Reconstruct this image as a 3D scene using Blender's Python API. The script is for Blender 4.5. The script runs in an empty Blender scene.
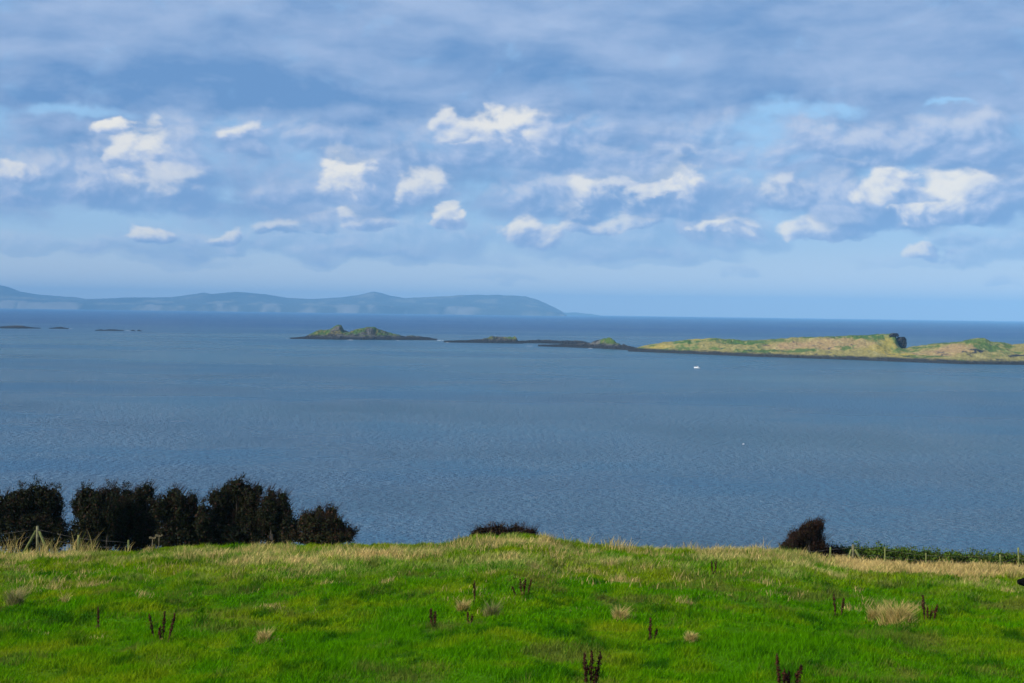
import bpy, bmesh, math, random
import numpy as np
from mathutils import Vector

S = bpy.context.scene
COL = S.collection
rad = math.radians
rng = np.random.default_rng(11)
random.seed(11)

# ------------------------------------------------------------------ camera
EYE = 42.0                      # metres above the sea (sea level is z = 0)
FPX = 1422.0                    # 50 mm lens, 1024 px wide
PITCH, ROLL = rad(1.164), rad(0.78)
fwd = Vector((0, math.cos(PITCH), -math.sin(PITCH)))
up0 = Vector((0, math.sin(PITCH), math.cos(PITCH)))
rt0 = Vector((1, 0, 0))
RT = rt0*math.cos(ROLL) + up0*math.sin(ROLL)
UP = up0*math.cos(ROLL) - rt0*math.sin(ROLL)
cam = bpy.data.cameras.new('camera'); cam_o = bpy.data.objects.new('camera', cam); COL.objects.link(cam_o)
cam.sensor_width = 36.0; cam.lens = FPX*36.0/1024.0
cam.clip_start = 0.5; cam.clip_end = 120000
from mathutils import Matrix
cam_o.matrix_world = Matrix(((RT.x, UP.x, -fwd.x, 0), (RT.y, UP.y, -fwd.y, 0), (RT.z, UP.z, -fwd.z, EYE), (0, 0, 0, 1)))
S.camera = cam_o

def ray(px, py):
    return fwd + RT*((px-512)/FPX) + UP*(-(py-341.5)/FPX)
def at(px, py, Y):
    d = ray(px, py); k = Y/d.y
    return Vector((d.x*k, Y, EYE + d.z*k))
def on_sea(px, py):
    d = ray(px, py); k = -EYE/d.z
    return Vector((d.x*k, d.y*k, 0))

# ------------------------------------------------------------------ render settings, sun, sky
S.view_settings.view_transform = 'Standard'
S.view_settings.look = 'None'
S.view_settings.exposure = 0.27
S.view_settings.gamma = 1.0
S.cycles.use_denoising = True
S.cycles.sample_clamp_indirect = 2.0; S.cycles.sample_clamp_direct = 1.3
S.cycles.max_bounces = 6
S.cycles.transparent_max_bounces = 8

SUN_AZ, SUN_EL = -116.0, 34.0            # degrees left of the view direction, above the horizon
sd = Vector((math.sin(rad(SUN_AZ))*math.cos(rad(SUN_EL)), math.cos(rad(SUN_AZ))*math.cos(rad(SUN_EL)), math.sin(rad(SUN_EL))))
sun = bpy.data.lights.new('sun', 'SUN'); sun_o = bpy.data.objects.new('sun', sun); COL.objects.link(sun_o)
sun.energy = 4.6; sun.angle = rad(0.5); sun.color = (1.0, 0.94, 0.84)
sun_o.rotation_euler = sd.to_track_quat('Z', 'Y').to_euler()
sun_o.location = (-60, 10, 120)

WS = 0.10                                # world strength
W = bpy.data.worlds.new('World'); S.world = W; W.use_nodes = True
WT = W.node_tree; WT.nodes.clear()

class G:
    """small node-graph writer"""
    def __init__(s, nt): s.nt = nt
    def n(s, t, **kw):
        o = s.nt.nodes.new(t)
        for k, v in kw.items(): setattr(o, k, v)
        return o
    def put(s, sock, v):
        if v is None: return
        if isinstance(v, bpy.types.NodeSocket): s.nt.links.new(v, sock)
        else: sock.default_value = v
    def m(s, op, a, b=None, c=None, clamp=False):
        o = s.n('ShaderNodeMath', operation=op, use_clamp=clamp)
        for i, v in enumerate((a, b, c)): s.put(o.inputs[i], v)
        return o.outputs[0]
    def v(s, op, a, b=None, c=None):
        o = s.n('ShaderNodeVectorMath', operation=op)
        for i, w in enumerate((a, b, c)): s.put(o.inputs[i], w)
        return o.outputs['Value'] if op in ('LENGTH', 'DOT_PRODUCT', 'DISTANCE') else o.outputs[0]
    def mr(s, x, a, b, c=0.0, d=1.0, smooth=True):
        o = s.n('ShaderNodeMapRange', interpolation_type='SMOOTHSTEP' if smooth else 'LINEAR')
        for i, w in enumerate((x, a, b, c, d)): s.put(o.inputs[i], w)
        return o.outputs[0]
    def noise(s, vec, scale, detail=4, rough=0.55, lac=2.0, out=0):
        o = s.n('ShaderNodeTexNoise', noise_dimensions='3D')
        s.put(o.inputs['Vector'], vec); o.inputs['Scale'].default_value = scale
        o.inputs['Detail'].default_value = detail; o.inputs['Roughness'].default_value = rough
        o.inputs['Lacunarity'].default_value = lac
        return o.outputs[out]
    def mix(s, f, a, b, blend='MIX'):
        o = s.n('ShaderNodeMix', data_type='RGBA', blend_type=blend)
        s.put(o.inputs[0], f)
        for sock, c in ((o.inputs[6], a), (o.inputs[7], b)):
            s.put(sock, c if isinstance(c, bpy.types.NodeSocket) else (c[0], c[1], c[2], 1))
        return o.outputs[2]
    def xyz(s, x, y, z=0.0):
        o = s.n('ShaderNodeCombineXYZ')
        for i, w in enumerate((x, y, z)): s.put(o.inputs[i], w)
        return o.outputs[0]
    def sep(s, v):
        o = s.n('ShaderNodeSeparateXYZ'); s.put(o.inputs[0], v); return o.outputs

def sky_pt(px, py):
    d = ray(px, py).normalized()
    return (math.atan2(d.x, d.y)*FPX, math.asin(d.z)*FPX)

def build_sky():
    g = G(WT)
    sky = g.n('ShaderNodeTexSky', sky_type='NISHITA')
    sky.sun_disc = False; sky.sun_elevation = rad(SUN_EL); sky.sun_rotation = rad(SUN_AZ)
    sky.altitude = 40; sky.air_density = 1.0; sky.dust_density = 0.6; sky.ozone_density = 1.6
    dirv = g.n('ShaderNodeTexCoord').outputs['Generated']
    x, y, z = g.sep(dirv)
    az = g.m('MULTIPLY', g.m('ARCTAN2', x, y), FPX)
    el = g.m('MULTIPLY', g.m('ARCSINE', z), FPX)
    P = g.xyz(az, el, 0.0)
    Ps = g.v('MULTIPLY', P, (1/110, 1/62, 1))
    wn = g.v('SUBTRACT', g.noise(Ps, 1.9, 5, 0.50, out=1), (0.5, 0.5, 0.5))
    Pw = g.v('MULTIPLY_ADD', wn, (75, 44, 0), P)             # coordinates billowed at cloud-edge scale
    wn2 = g.v('SUBTRACT', g.noise(g.v('ADD', Ps, (7.3, 2.1, 0)), 0.9, 3, 0.5, out=1), (0.5, 0.5, 0.5))
    Pq = g.v('MULTIPLY_ADD', wn2, (60, 30, 0), P)
    def blobs(lst, src, inner=0.25, flat=0.0):
        acc = None
        for (px, py, rx, ry, st) in lst:
            cx, cy = sky_pt(px, py)
            q = g.v('MULTIPLY_ADD', src, (1/rx, 1/ry, 0), (-cx/rx, -cy/ry, 0))
            if flat: q = g.v('MULTIPLY_ADD', g.v('MINIMUM', q, (0, 0, 0)), (0, flat, 0), q)   # flat base
            b = g.mr(g.v('LENGTH', q), inner, 1.15, st, 0.0)
            acc = b if acc is None else g.m('MAXIMUM', acc, b)
        return acc
    DARK = [(190,84,260,30,1.0),(640,75,150,20,.6),(60,90,120,24,.5),(930,95,120,12,.5),(420,100,120,14,.4),(880,205,70,10,.4),(520,150,120,16,.3)]
    PALE = [(60,45,110,30,.5),(330,20,160,26,.4),(560,25,160,30,.45),(960,60,130,30,.5),(900,75,130,10,.5),(640,88,130,12,.45),(380,118,120,12,.3)]
    GAP = [(800,112,84,15,1.0),(815,114,46,10,1.0),(72,113,76,12,.8),(800,157,70,6,.9),(190,186,76,10,.8),(960,106,44,5,.8),
           (230,196,50,6,.5),(900,268,200,14,.6),(1005,222,44,12,.6)]
    fz = g.noise(g.v('MULTIPLY', Pq, (1/46, 1/36, 1)), 1.2, 9, 0.50)                # billows
    fz2 = g.noise(g.v('MULTIPLY', g.v('ADD', Pq, (-5, 6, 0)), (1/46, 1/36, 1)), 1.2, 9, 0.50)
    relief2 = g.m('SUBTRACT', fz, fz2)
    ed = g.m('SUBTRACT', fz, 0.5)
    dark = blobs(DARK, Pq, 0.0); pale = blobs(PALE, Pq, 0.0); gap = blobs(GAP, Pw, 0.0)
    gapm = g.mr(g.m('ADD', gap, g.m('MULTIPLY', ed, -1.9)), 0.10, 1.0)
    N1 = g.noise(g.v('MULTIPLY_ADD', wn2, (.5, .5, 0), Ps), 1.15, 8, 0.56)
    N1b = g.noise(g.v('MULTIPLY_ADD', wn2, (.5, .5, 0), g.v('ADD', Ps, (-0.10, 0.16, 0))), 1.15, 8, 0.56)
    relief = g.m('SUBTRACT', N1, N1b)
    cov = g.m('ADD', g.mr(el, 38, 120, -0.35, 0.10), g.mr(el, 175, 235, 0.0, 0.45))
    cov = g.m('SUBTRACT', cov, g.mr(el, 520, 900, 0.0, 0.42))
    dens = g.mr(g.m('ADD', N1, cov), 0.34, 0.68)
    dens = g.m('MULTIPLY', dens, g.m('SUBTRACT', 1.0, g.m('MULTIPLY', gapm, 0.8)))
    Pst = g.v('MULTIPLY', Pq, (1/200, 1/58, 1))
    N3 = g.noise(Pst, 1.3, 8, 0.52)
    hi = g.mr(el, 170, 240)                                    # smooth high deck above, heaped clouds below
    tone = g.m('ADD', g.mr(N3, 0.30, 0.72, 0.12, 0.88), g.m('MULTIPLY', relief, g.m('SUBTRACT', 2.4, g.m('MULTIPLY', hi, 1.4))))
    tone = g.m('ADD', tone, g.m('MULTIPLY', pale, 0.40))
    tone = g.m('SUBTRACT', tone, g.m('MULTIPLY', dark, 0.55), clamp=True)
    k = 1/WS
    body = g.mix(tone, (.122*k, .250*k, .485*k), (.325*k, .430*k, .630*k))
    clear = g.mix(g.mr(el, 0, 260), (.31*k, .475*k, .70*k), (.29*k, .56*k, .86*k))
    clear = g.mix(g.mr(el, 0, 85), (.72*k, .77*k, .82*k), clear)
    clear = g.mix(0.8, sky.outputs[0], clear)
    col = g.mix(g.m('MULTIPLY', dens, 0.97), clear, body)
    # heaped clouds, farthest row first: (x, base y, half width, height, sunlit share, opacity)
    HEAPS = [
        (500,281,60,10,.25,.45),(742,276,18,14,.45,.6),(995,284,24,12,.5,.6),(160,262,90,14,.2,.5),(420,262,110,18,.25,.6),(620,262,120,16,.2,.6),(900,262,50,12,.2,.4),
        (40,250,80,20,.35,.7),(150,250,75,30,.35,.9),(142,241,30,15,.95,.9),(230,247,50,26,.45,.9),(224,236,16,15,.75,.8),(300,246,80,34,.45,.9),(278,230,30,14,.65,.8),(318,226,26,12,.5,.7),
        (985,252,66,28,.45,.95),(925,252,26,18,.9,.9),(960,246,22,14,.5,.7),
        (400,246,110,46,.4,.9),(368,221,32,18,.7,.9),(452,222,18,22,1.1,1),(600,246,135,42,.42,.95),(528,238,34,30,1.15,1),(578,226,30,18,.7,.8),(625,226,34,16,.7,.8),
        (725,238,62,34,.5,.95),(722,231,32,24,1.0,.95),(828,233,50,22,.85,.95),(700,258,60,18,.3,.6),(380,258,40,16,.4,.6),(330,262,40,14,.35,.5),
        (360,200,85,58,.35,.95),(346,190,38,44,1.1,1),(424,192,32,32,.75,.9),(290,200,50,24,.35,.7),
        (640,208,160,52,.40,1),(600,206,60,44,.6,.95),(590,196,28,28,.85,.8),(682,188,44,32,1.15,1),(545,206,40,30,.4,.8),(650,192,26,18,.6,.7),(790,206,70,36,.45,.95),(780,194,36,22,.65,.8),
        (900,216,150,56,.42,1),(945,214,52,48,1.15,1),(888,200,44,34,.85,.9),(975,206,36,34,.85,.9),(1020,210,60,44,.4,.95),(858,163,20,8,1.2,1),
        (150,196,100,78,.35,.95),(40,192,80,50,.4,.9),(8,176,26,26,.7,.9),(112,134,20,15,1.2,1),(140,172,34,46,.95,.9),(118,164,20,18,.7,.7),(165,190,40,30,.55,.8),(95,190,40,36,.45,.8),
        (520,160,140,56,.38,.95),(500,142,64,36,.85,.95),(455,136,26,24,.7,.8),(560,150,44,28,.5,.8),(245,148,56,36,.45,.9),(240,138,28,20,.75,.9),(320,152,60,30,.35,.8),(640,168,70,34,.45,.8),
        (900,158,190,42,.34,.95),(830,152,60,26,.4,.8),(980,146,70,30,.42,.8),(700,140,70,30,.28,.7),
    ]
    sh = g.m('MULTIPLY', relief2, 2.7)
    edw = g.m('MULTIPLY', ed, 1.35)
    for (hx, hb, hr, hh, L, A) in HEAPS:
        if .5 < L < .9: L += .12
        cx, cy = sky_pt(hx, hb)
        Pi = g.v('MULTIPLY_ADD', col, (1e-9, 1e-9, 0), Pw)                             # negligible: makes the compiler finish the layer below first (saves stack)
        q = g.v('MULTIPLY_ADD', Pi, (1/hr, 1/hh, 0), (-cx/hr, -cy/hh, 0))
        qf = g.v('MULTIPLY_ADD', g.v('MINIMUM', q, (0, 0, 0)), (0, 2.6 if hb < 235 else 1.3, 0), q)         # flat underside
        f = g.m('SUBTRACT', g.m('ADD', 1.0, edw), g.v('LENGTH', qf))
        al = g.mr(f, -0.04, 0.50 if L < .8 else 0.34, 0.0, A*(.5 if hb > 235 and L < .8 else .88 if L < .8 else 1.0))
        sv = g.m('ADD', g.v('DOT_PRODUCT', q, (-0.30, 1.0, 0)), sh)                     # height in the heap, sunny side, billows
        c1 = g.mix(g.mr(sv, -0.30 if L < .8 else -0.7, 0.70 if L < .8 else 0.35), (.170*k, .305*k, .545*k), (.375*k, .470*k, .665*k))
        c2 = g.mix(g.m('MULTIPLY', g.mr(sv, -0.12 if L > .6 else .25, 0.66 if L > .6 else 1.05), min(1.0, L*(1.0 if L > .6 else .8))), c1, (.765*k, .745*k, .695*k))
        col = g.mix(al, col, c2)
    bg = g.n('ShaderNodeBackground'); g.put(bg.inputs[0], col); bg.inputs[1].default_value = WS
    out = g.n('ShaderNodeOutputWorld'); WT.links.new(bg.outputs[0], out.inputs[0])
build_sky()
W.cycles.sampling_method = 'MANUAL'; W.cycles.sample_map_resolution = 512

# ------------------------------------------------------------------ helpers
def vnoise(x, y, seed=0):
    """smooth value noise on a lattice, vectorised, -1..1"""
    xi = np.floor(x).astype(np.int64); yi = np.floor(y).astype(np.int64)
    fx = x-xi; fy = y-yi; fx = fx*fx*(3-2*fx); fy = fy*fy*(3-2*fy)
    def h(a, b):
        n = (a*374761393 + b*668265263 + seed*974711) & 0xffffffff
        n = ((n ^ (n >> 13))*1274126177) & 0xffffffff
        return ((n ^ (n >> 16)) & 0xffff)/32767.5 - 1
    return (h(xi, yi)*(1-fx)+h(xi+1, yi)*fx)*(1-fy) + (h(xi, yi+1)*(1-fx)+h(xi+1, yi+1)*fx)*fy
def fbm(x, y, seed=0, octs=4, gain=0.5):
    s = 0; a = 1; t = 0
    for i in range(octs):
        s = s + a*vnoise(x*2**i, y*2**i, seed+17*i); t += a; a *= gain
    return s/t
def sstep(x, a, b):
    t = np.clip((x-a)/(b-a), 0, 1); return t*t*(3-2*t)

def np_mesh(name, verts, faces_flat, sizes, cols=None, smooth=False):
    me = bpy.data.meshes.new(name)
    nv, nf = len(verts), len(sizes)
    me.vertices.add(nv); me.vertices.foreach_set('co', np.asarray(verts, np.float32).ravel())
    me.loops.add(len(faces_flat)); me.loops.foreach_set('vertex_index', np.asarray(faces_flat, np.int32))
    me.polygons.add(nf)
    st = np.zeros(nf, np.int32); st[1:] = np.cumsum(sizes)[:-1]
    me.polygons.foreach_set('loop_start', st)
    me.update(calc_edges=True); me.validate()
    if cols is not None:
        a = me.color_attributes.new('tint', 'FLOAT_COLOR', 'POINT')
        c = np.ones((nv, 4), np.float32); c[:, :3] = cols
        a.data.foreach_set('color', c.ravel())
    if smooth: me.polygons.foreach_set('use_smooth', np.ones(nf, bool))
    return me
def grid_mesh(name, X, Y, Z, cols=None, smooth=True):
    r, c = X.shape
    v = np.stack([X, Y, Z], -1).reshape(-1, 3)
    i = np.arange(r*c).reshape(r, c)
    f = np.stack([i[:-1, :-1], i[:-1, 1:], i[1:, 1:], i[1:, :-1]], -1).reshape(-1)
    return np_mesh(name, v, f, np.full((r-1)*(c-1), 4, np.int32), None if cols is None else cols.reshape(-1, 3), smooth)
def link(name, me, mats=(), parent=None):
    o = bpy.data.objects.new(name, me); COL.objects.link(o)
    for m in (mats if isinstance(mats, (list, tuple)) else [mats]): me.materials.append(m)
    if parent: o.parent = parent
    return o
def tag(o, label=None, cat=None, group=None, kind=None):
    if label: o['label'] = label
    if cat: o['category'] = cat
    if group: o['group'] = group
    if kind: o['kind'] = kind
    return o
def empty(name, loc, label, cat, group=None):
    o = bpy.data.objects.new(name, None); COL.objects.link(o); o.location = loc; o.empty_display_size = 0.2
    return tag(o, label, cat, group)

def new_mat(name):
    m = bpy.data.materials.new(name); m.use_nodes = True
    return m, G(m.node_tree), m.node_tree.nodes['Principled BSDF']
def plain(name, col, rough=0.7, var=0.35, scale=6.0, bump=0.0, spec=0.3):
    m, g, b = new_mat(name)
    tc = g.n('ShaderNodeTexCoord').outputs['Object']
    nz = g.noise(tc, scale, 5, 0.6)
    c = g.mix(g.mr(nz, 0.3, 0.7), [x*(1-var) for x in col], [min(1, x*(1+var)) for x in col])
    g.put(b.inputs['Base Color'], c); b.inputs['Roughness'].default_value = rough
    b.inputs['Specular IOR Level'].default_value = spec
    if bump:
        bp = g.n('ShaderNodeBump'); bp.inputs['Strength'].default_value = bump; bp.inputs['Distance'].default_value = 0.05
        g.put(bp.inputs['Height'], nz); g.put(b.inputs['Normal'], bp.outputs[0])
    return m
def tinted(name, rough=0.8, transl=0.0, nscale=None, nvar=0.25, spec=0.15, bump=None):
    """colour comes from the mesh's own 'tint' (what each blade, leaf or patch of ground is), plus fine mottling"""
    m, g, b = new_mat(name)
    at_ = g.n('ShaderNodeAttribute', attribute_name='tint', attribute_type='GEOMETRY')
    c = at_.outputs['Color']
    if nscale:
        tc = g.n('ShaderNodeTexCoord').outputs['Object']
        nz = g.noise(tc, nscale, 6, 0.65)
        f = g.mr(nz, 0.25, 0.75, 1-nvar, 1+nvar, smooth=False)
        c = g.v('SCALE', c); 
        c.node.inputs['Scale'].default_value = 1; g.nt.links.new(f, c.node.inputs['Scale'])
        if bump:
            bp = g.n('ShaderNodeBump'); bp.inputs['Strength'].default_value = 1.0; bp.inputs['Distance'].default_value = bump
            g.put(bp.inputs['Height'], nz); g.put(b.inputs['Normal'], bp.outputs[0])
    g.put(b.inputs['Base Color'], c); b.inputs['Roughness'].default_value = rough
    b.inputs['Specular IOR Level'].default_value = spec
    if transl:
        tr = g.n('ShaderNodeBsdfTranslucent'); g.put(tr.inputs[0], c)
        mx = g.n('ShaderNodeMixShader'); mx.inputs[0].default_value = transl
        out = [n for n in g.nt.nodes if n.type == 'OUTPUT_MATERIAL'][0]
        g.nt.links.new(b.outputs[0], mx.inputs[1]); g.nt.links.new(tr.outputs[0], mx.inputs[2]); g.nt.links.new(mx.outputs[0], out.inputs[0])
    return m

# ------------------------------------------------------------------ sea
def sea():
    m, g, b = new_mat('sea_water')
    tc = g.n('ShaderNodeTexCoord').outputs['Object']
    # wind lanes: rougher and smoother water
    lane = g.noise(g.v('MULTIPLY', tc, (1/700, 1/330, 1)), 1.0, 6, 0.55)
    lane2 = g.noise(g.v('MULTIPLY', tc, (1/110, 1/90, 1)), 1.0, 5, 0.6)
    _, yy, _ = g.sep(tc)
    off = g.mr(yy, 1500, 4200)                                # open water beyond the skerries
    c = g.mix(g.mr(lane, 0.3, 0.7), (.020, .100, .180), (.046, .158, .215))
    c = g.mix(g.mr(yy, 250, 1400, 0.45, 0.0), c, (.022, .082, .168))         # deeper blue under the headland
    c = g.mix(g.m('MULTIPLY', off, 0.8), c, (.006, .062, .20))  # far water's reflection of darker sky, painted into the base colour
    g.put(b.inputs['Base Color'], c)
    b.inputs['IOR'].default_value = 1.333
    r = g.m('ADD', g.mr(lane, 0.3, 0.7, 0.30, 0.24), g.m('MULTIPLY', off, 0.08))
    g.put(b.inputs['Roughness'], r)
    w1 = g.noise(g.v('MULTIPLY', tc, (0.50, 0.55, 1)), 1.0, 4, 0.6)
    w2 = g.noise(g.v('MULTIPLY', tc, (0.16, 0.13, 1)), 1.0, 4, 0.55)
    h = g.m('ADD', g.m('MULTIPLY', w1, 2.4), g.m('MULTIPLY', w2, 1.3))
    bp = g.n('ShaderNodeBump'); bp.inputs['Distance'].default_value = 5.0
    g.put(bp.inputs['Strength'], g.mr(g.m('ADD', g.m('MULTIPLY', lane, .5), g.m('MULTIPLY', lane2, .5)), 0.35, 0.65, 0.6, 1.0))
    g.put(bp.inputs['Height'], h); g.put(b.inputs['Normal'], bp.outputs[0])
    ys = np.concatenate([np.linspace(-3000, 40, 6), np.linspace(150, 3000, 40), np.linspace(3500, 34000, 30)])
    xs = np.concatenate([-np.geomspace(40000, 50, 30), np.geomspace(50, 40000, 30)])
    X, Y = np.meshgrid(xs, ys)
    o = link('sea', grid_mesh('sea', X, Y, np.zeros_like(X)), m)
    tag(o, kind='structure')
sea()

# ------------------------------------------------------------------ haze
def haze():
    m = bpy.data.materials.new('haze'); m.use_nodes = True; nt = m.node_tree; nt.nodes.clear()
    pv = nt.nodes.new('ShaderNodeVolumePrincipled'); out = nt.nodes.new('ShaderNodeOutputMaterial')
    pv.inputs['Color'].default_value = (.265, .595, .98, 1); pv.inputs['Density'].default_value = 5.8e-5; pv.inputs['Anisotropy'].default_value = -0.3
    nt.links.new(pv.outputs[0], out.inputs['Volume'])
    bm = bmesh.new(); bmesh.ops.create_cube(bm, size=1)
    for v in bm.verts: v.co = Vector((v.co.x*2*42000, 16000 + v.co.y*2*20500, 245 + v.co.z*500))
    me = bpy.data.meshes.new('haze'); bm.to_mesh(me); bm.free()
    tag(link('haze', me, m), kind='stuff')
haze()

# ------------------------------------------------------------------ headland
BROW = [(-400,556),(-100,556),(0,556),(60,556),(120,554),(200,550),(290,547),(360,545.5),(430,544.5),(460,542.5),(474,539.5),(505,538),(538,540),(552,545),(600,549.5),(640,551),
        (700,551),(760,551),(800,556),(840,565),(900,569),(1024,572),(1200,574),(1500,576)]
YB, YN = 64.0, 24.0
_u = np.array([at(p, q, YB).x/YB for p, q in BROW]); _z = np.array([at(p, q, YB).z for p, q in BROW])
_un = np.array([at(p, 683, YN).x/YN for p in (-400, 512, 1500)]); _zn = np.array([at(p, 683, YN).z for p in (-400, 512, 1500)])
def ground(x, y, bumps=True):
    x = np.asarray(x, float); y = np.asarray(y, float)
    yc = np.clip(y, 16, None); u = np.clip(x/yc, -.62, .62)
    u = u + 0.006*vnoise(u*40, yc*0+3.3, 5)
    zb = np.interp(u, _u, _z); zn = np.interp(u, _un, _zn)
    t = (y-YN)/(YB-YN)
    z = zn + (zb-zn)*np.clip(t, -1.2, 1)
    over = np.clip(y-YB, 0, None)
    z = z - 0.20*over - 0.5*np.clip(over-11, 0, None)
    if bumps:
        a = sstep(y, 8, 20)*(1-sstep(y, YB+6, YB+20)*.5)
        z = z + a*(0.16*fbm(x/7.5, y/6.0, 3, 3) + 0.24*fbm(x/1.7+9, y/1.9, 8, 3) + 0.05*fbm(x/.6, y/.8, 28, 2))
    return np.maximum(z, -4.0)
def hit(px, py):
    """where the line of sight through this pixel meets the field"""
    d = ray(px, py); ys = np.arange(12, 95, 0.05)
    zs = EYE + d.z/d.y*ys; xs = d.x/d.y*ys
    below = zs <= ground(xs, ys)
    i = int(np.argmax(below)) if below.any() else int(np.argmin(zs-ground(xs, ys)))
    return Vector((xs[i], ys[i], float(ground(xs[i:i+1], ys[i:i+1])[0])))

# what grows where: 0 = lush pasture, 1 = bleached dry grass
def dryness(x, y):
    u = x/np.clip(y, 10, None)
    back = sstep(y, 36, 60)
    n = fbm(x/3.2, y/4.6, 21, 4, .6); n2 = fbm(x/0.8, y/1.1, 33, 3)
    d = 0.05 + 0.30*back + 0.85*back*n + 0.20*n2*(0.35+back) + 0.22*np.clip(n-.25, 0, 1)
    d = d - 0.5*sstep(y, 61.2, 62.6)*(1-sstep(u, .06, .12))*sstep(n2+n, -.5, .1)
    d = d + (0.7*sstep(y, 57.5, 58.8)-.45*sstep(y, 50, 56)*(1-sstep(y, 57.5, 58.8)))*sstep(u, .21, .25)
    return np.clip(d, 0, 1)
LUSH = np.array([.074, .232, .001]); YELL = np.array([.225, .285, .006]); PALEGR = np.array([.30, .325, .075]); STRAW = np.array([.60, .45, .17]); DEEP = np.array([.018, .095, .003]); OLIVE = np.array([.155, .150, .030])
def grass_colour(x, y, r):
    """colour of the plants at a spot; r = random number per blade"""
    d = dryness(x, y)
    n = fbm(x/2.4+4, y/2.9, 55, 4, .6)
    yel = np.clip(0.18 + 0.95*n + .45*fbm(x/.7, y/1.1, 57, 2) + 0.42*sstep(y, 35, 56) + 0.35*(r-.5), 0, 1)[..., None]
    c = LUSH*(1-yel) + YELL*yel
    dp = (sstep(fbm(x/.55, y/1.3, 71, 4, .62), .10, .45)*.85*(1-.5*d))[..., None]
    c = c*(1-dp) + DEEP*dp
    ol = (sstep(fbm(x/1.3+40, y/1.8, 87, 4, .62) + .35*(r-.5) + .12*sstep(y, 30, 50), .24, .46)*.6)[..., None]
    c = c*(1-ol) + OLIVE*ol
    pg = sstep(d + 0.35*(r-.5), .22, .50)[..., None]*.85; c = c*(1-pg) + PALEGR*pg
    s = sstep(d + 0.45*(r-.5), .52, .80)[..., None]
    return c*(1-s) + STRAW*(0.75+.5*r[..., None])*s

def headland():
    xs = np.concatenate([np.linspace(-320, -50, 40), np.arange(-49, 49, .3), np.linspace(50, 320, 40)])
    ys = np.concatenate([np.linspace(-60, 16, 24), np.arange(17, 80, .3), np.linspace(81, 170, 40)])
    X, Y = np.meshgrid(xs, ys); Z = ground(X, Y)
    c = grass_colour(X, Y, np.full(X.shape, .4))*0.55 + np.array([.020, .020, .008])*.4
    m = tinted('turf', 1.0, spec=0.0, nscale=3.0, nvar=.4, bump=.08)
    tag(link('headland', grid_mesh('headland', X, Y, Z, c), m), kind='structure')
headland()

def blades(px_, py_, h, w, lean, col, tipcol=None):
    """one bent blade per point: quad + triangle"""
    n = len(px_); z = ground(px_, py_) - 0.02
    a = rng.uniform(-1.1, 1.1, n); dx, dy = np.cos(a)*w/2, np.sin(a)*w/2
    la = rng.uniform(0, 2*np.pi, n); lx = np.cos(la)*lean*h + 0.12*h; ly = np.sin(la)*lean*h
    B = np.stack([px_, py_, z], -1); D = np.stack([dx, dy, 0*dx], -1)
    M = B + np.stack([lx*.35, ly*.35, h*.6], -1); T = B + np.stack([lx, ly, h], -1)
    V = np.stack([B-D, B+D, M+D*.75, M-D*.75, T], 1).reshape(-1, 3)
    i = (np.arange(n)*5)[:, None]
    F = np.concatenate([i+np.array([0, 1, 2, 3]), i+np.array([3, 2, 4])], 1).reshape(-1)
    sz = np.tile(np.array([4, 3], np.int32), n)
    C = np.repeat(col[:, None, :], 5, 1)
    return V, F, sz, C.reshape(-1, 3)

def wedge(n, y0, y1, half=.52):
    y = np.sqrt(rng.uniform(y0*y0, y1*y1, n)); u = rng.uniform(-half, half, n)
    return u*y, y
grass_m = tinted('grass_blade', .9, transl=.35, spec=0.0)
def pasture():
    parts = []
    for n, y0, y1, h0, w0 in ((245000, 19, 32, .10, .012), (270000, 32, 48, .11, .018), (245000, 48, 67, .13, .026)):
        x, y = wedge(n, y0, y1)
        r = rng.random(n); d = dryness(x, y)
        clump = np.clip(1 + .9*fbm(x/.45, y/.6, 91, 2), .3, 2.0)
        h = h0*clump*(.55+.9*rng.random(n))*(1+1.0*d)
        parts.append((x, y, h, w0*(.6+.8*rng.random(n)), grass_colour(x, y, r)*(.75+.5*rng.random(n))[:, None]))
    x, y, h, w, c = [np.concatenate(k) for k in zip(*parts)]
    V, F, s, C = blades(x, y, h, w, .55, c)
    tag(link('grass', np_mesh('grass', V, F, s, C), grass_m), kind='stuff')
pasture()

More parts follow.
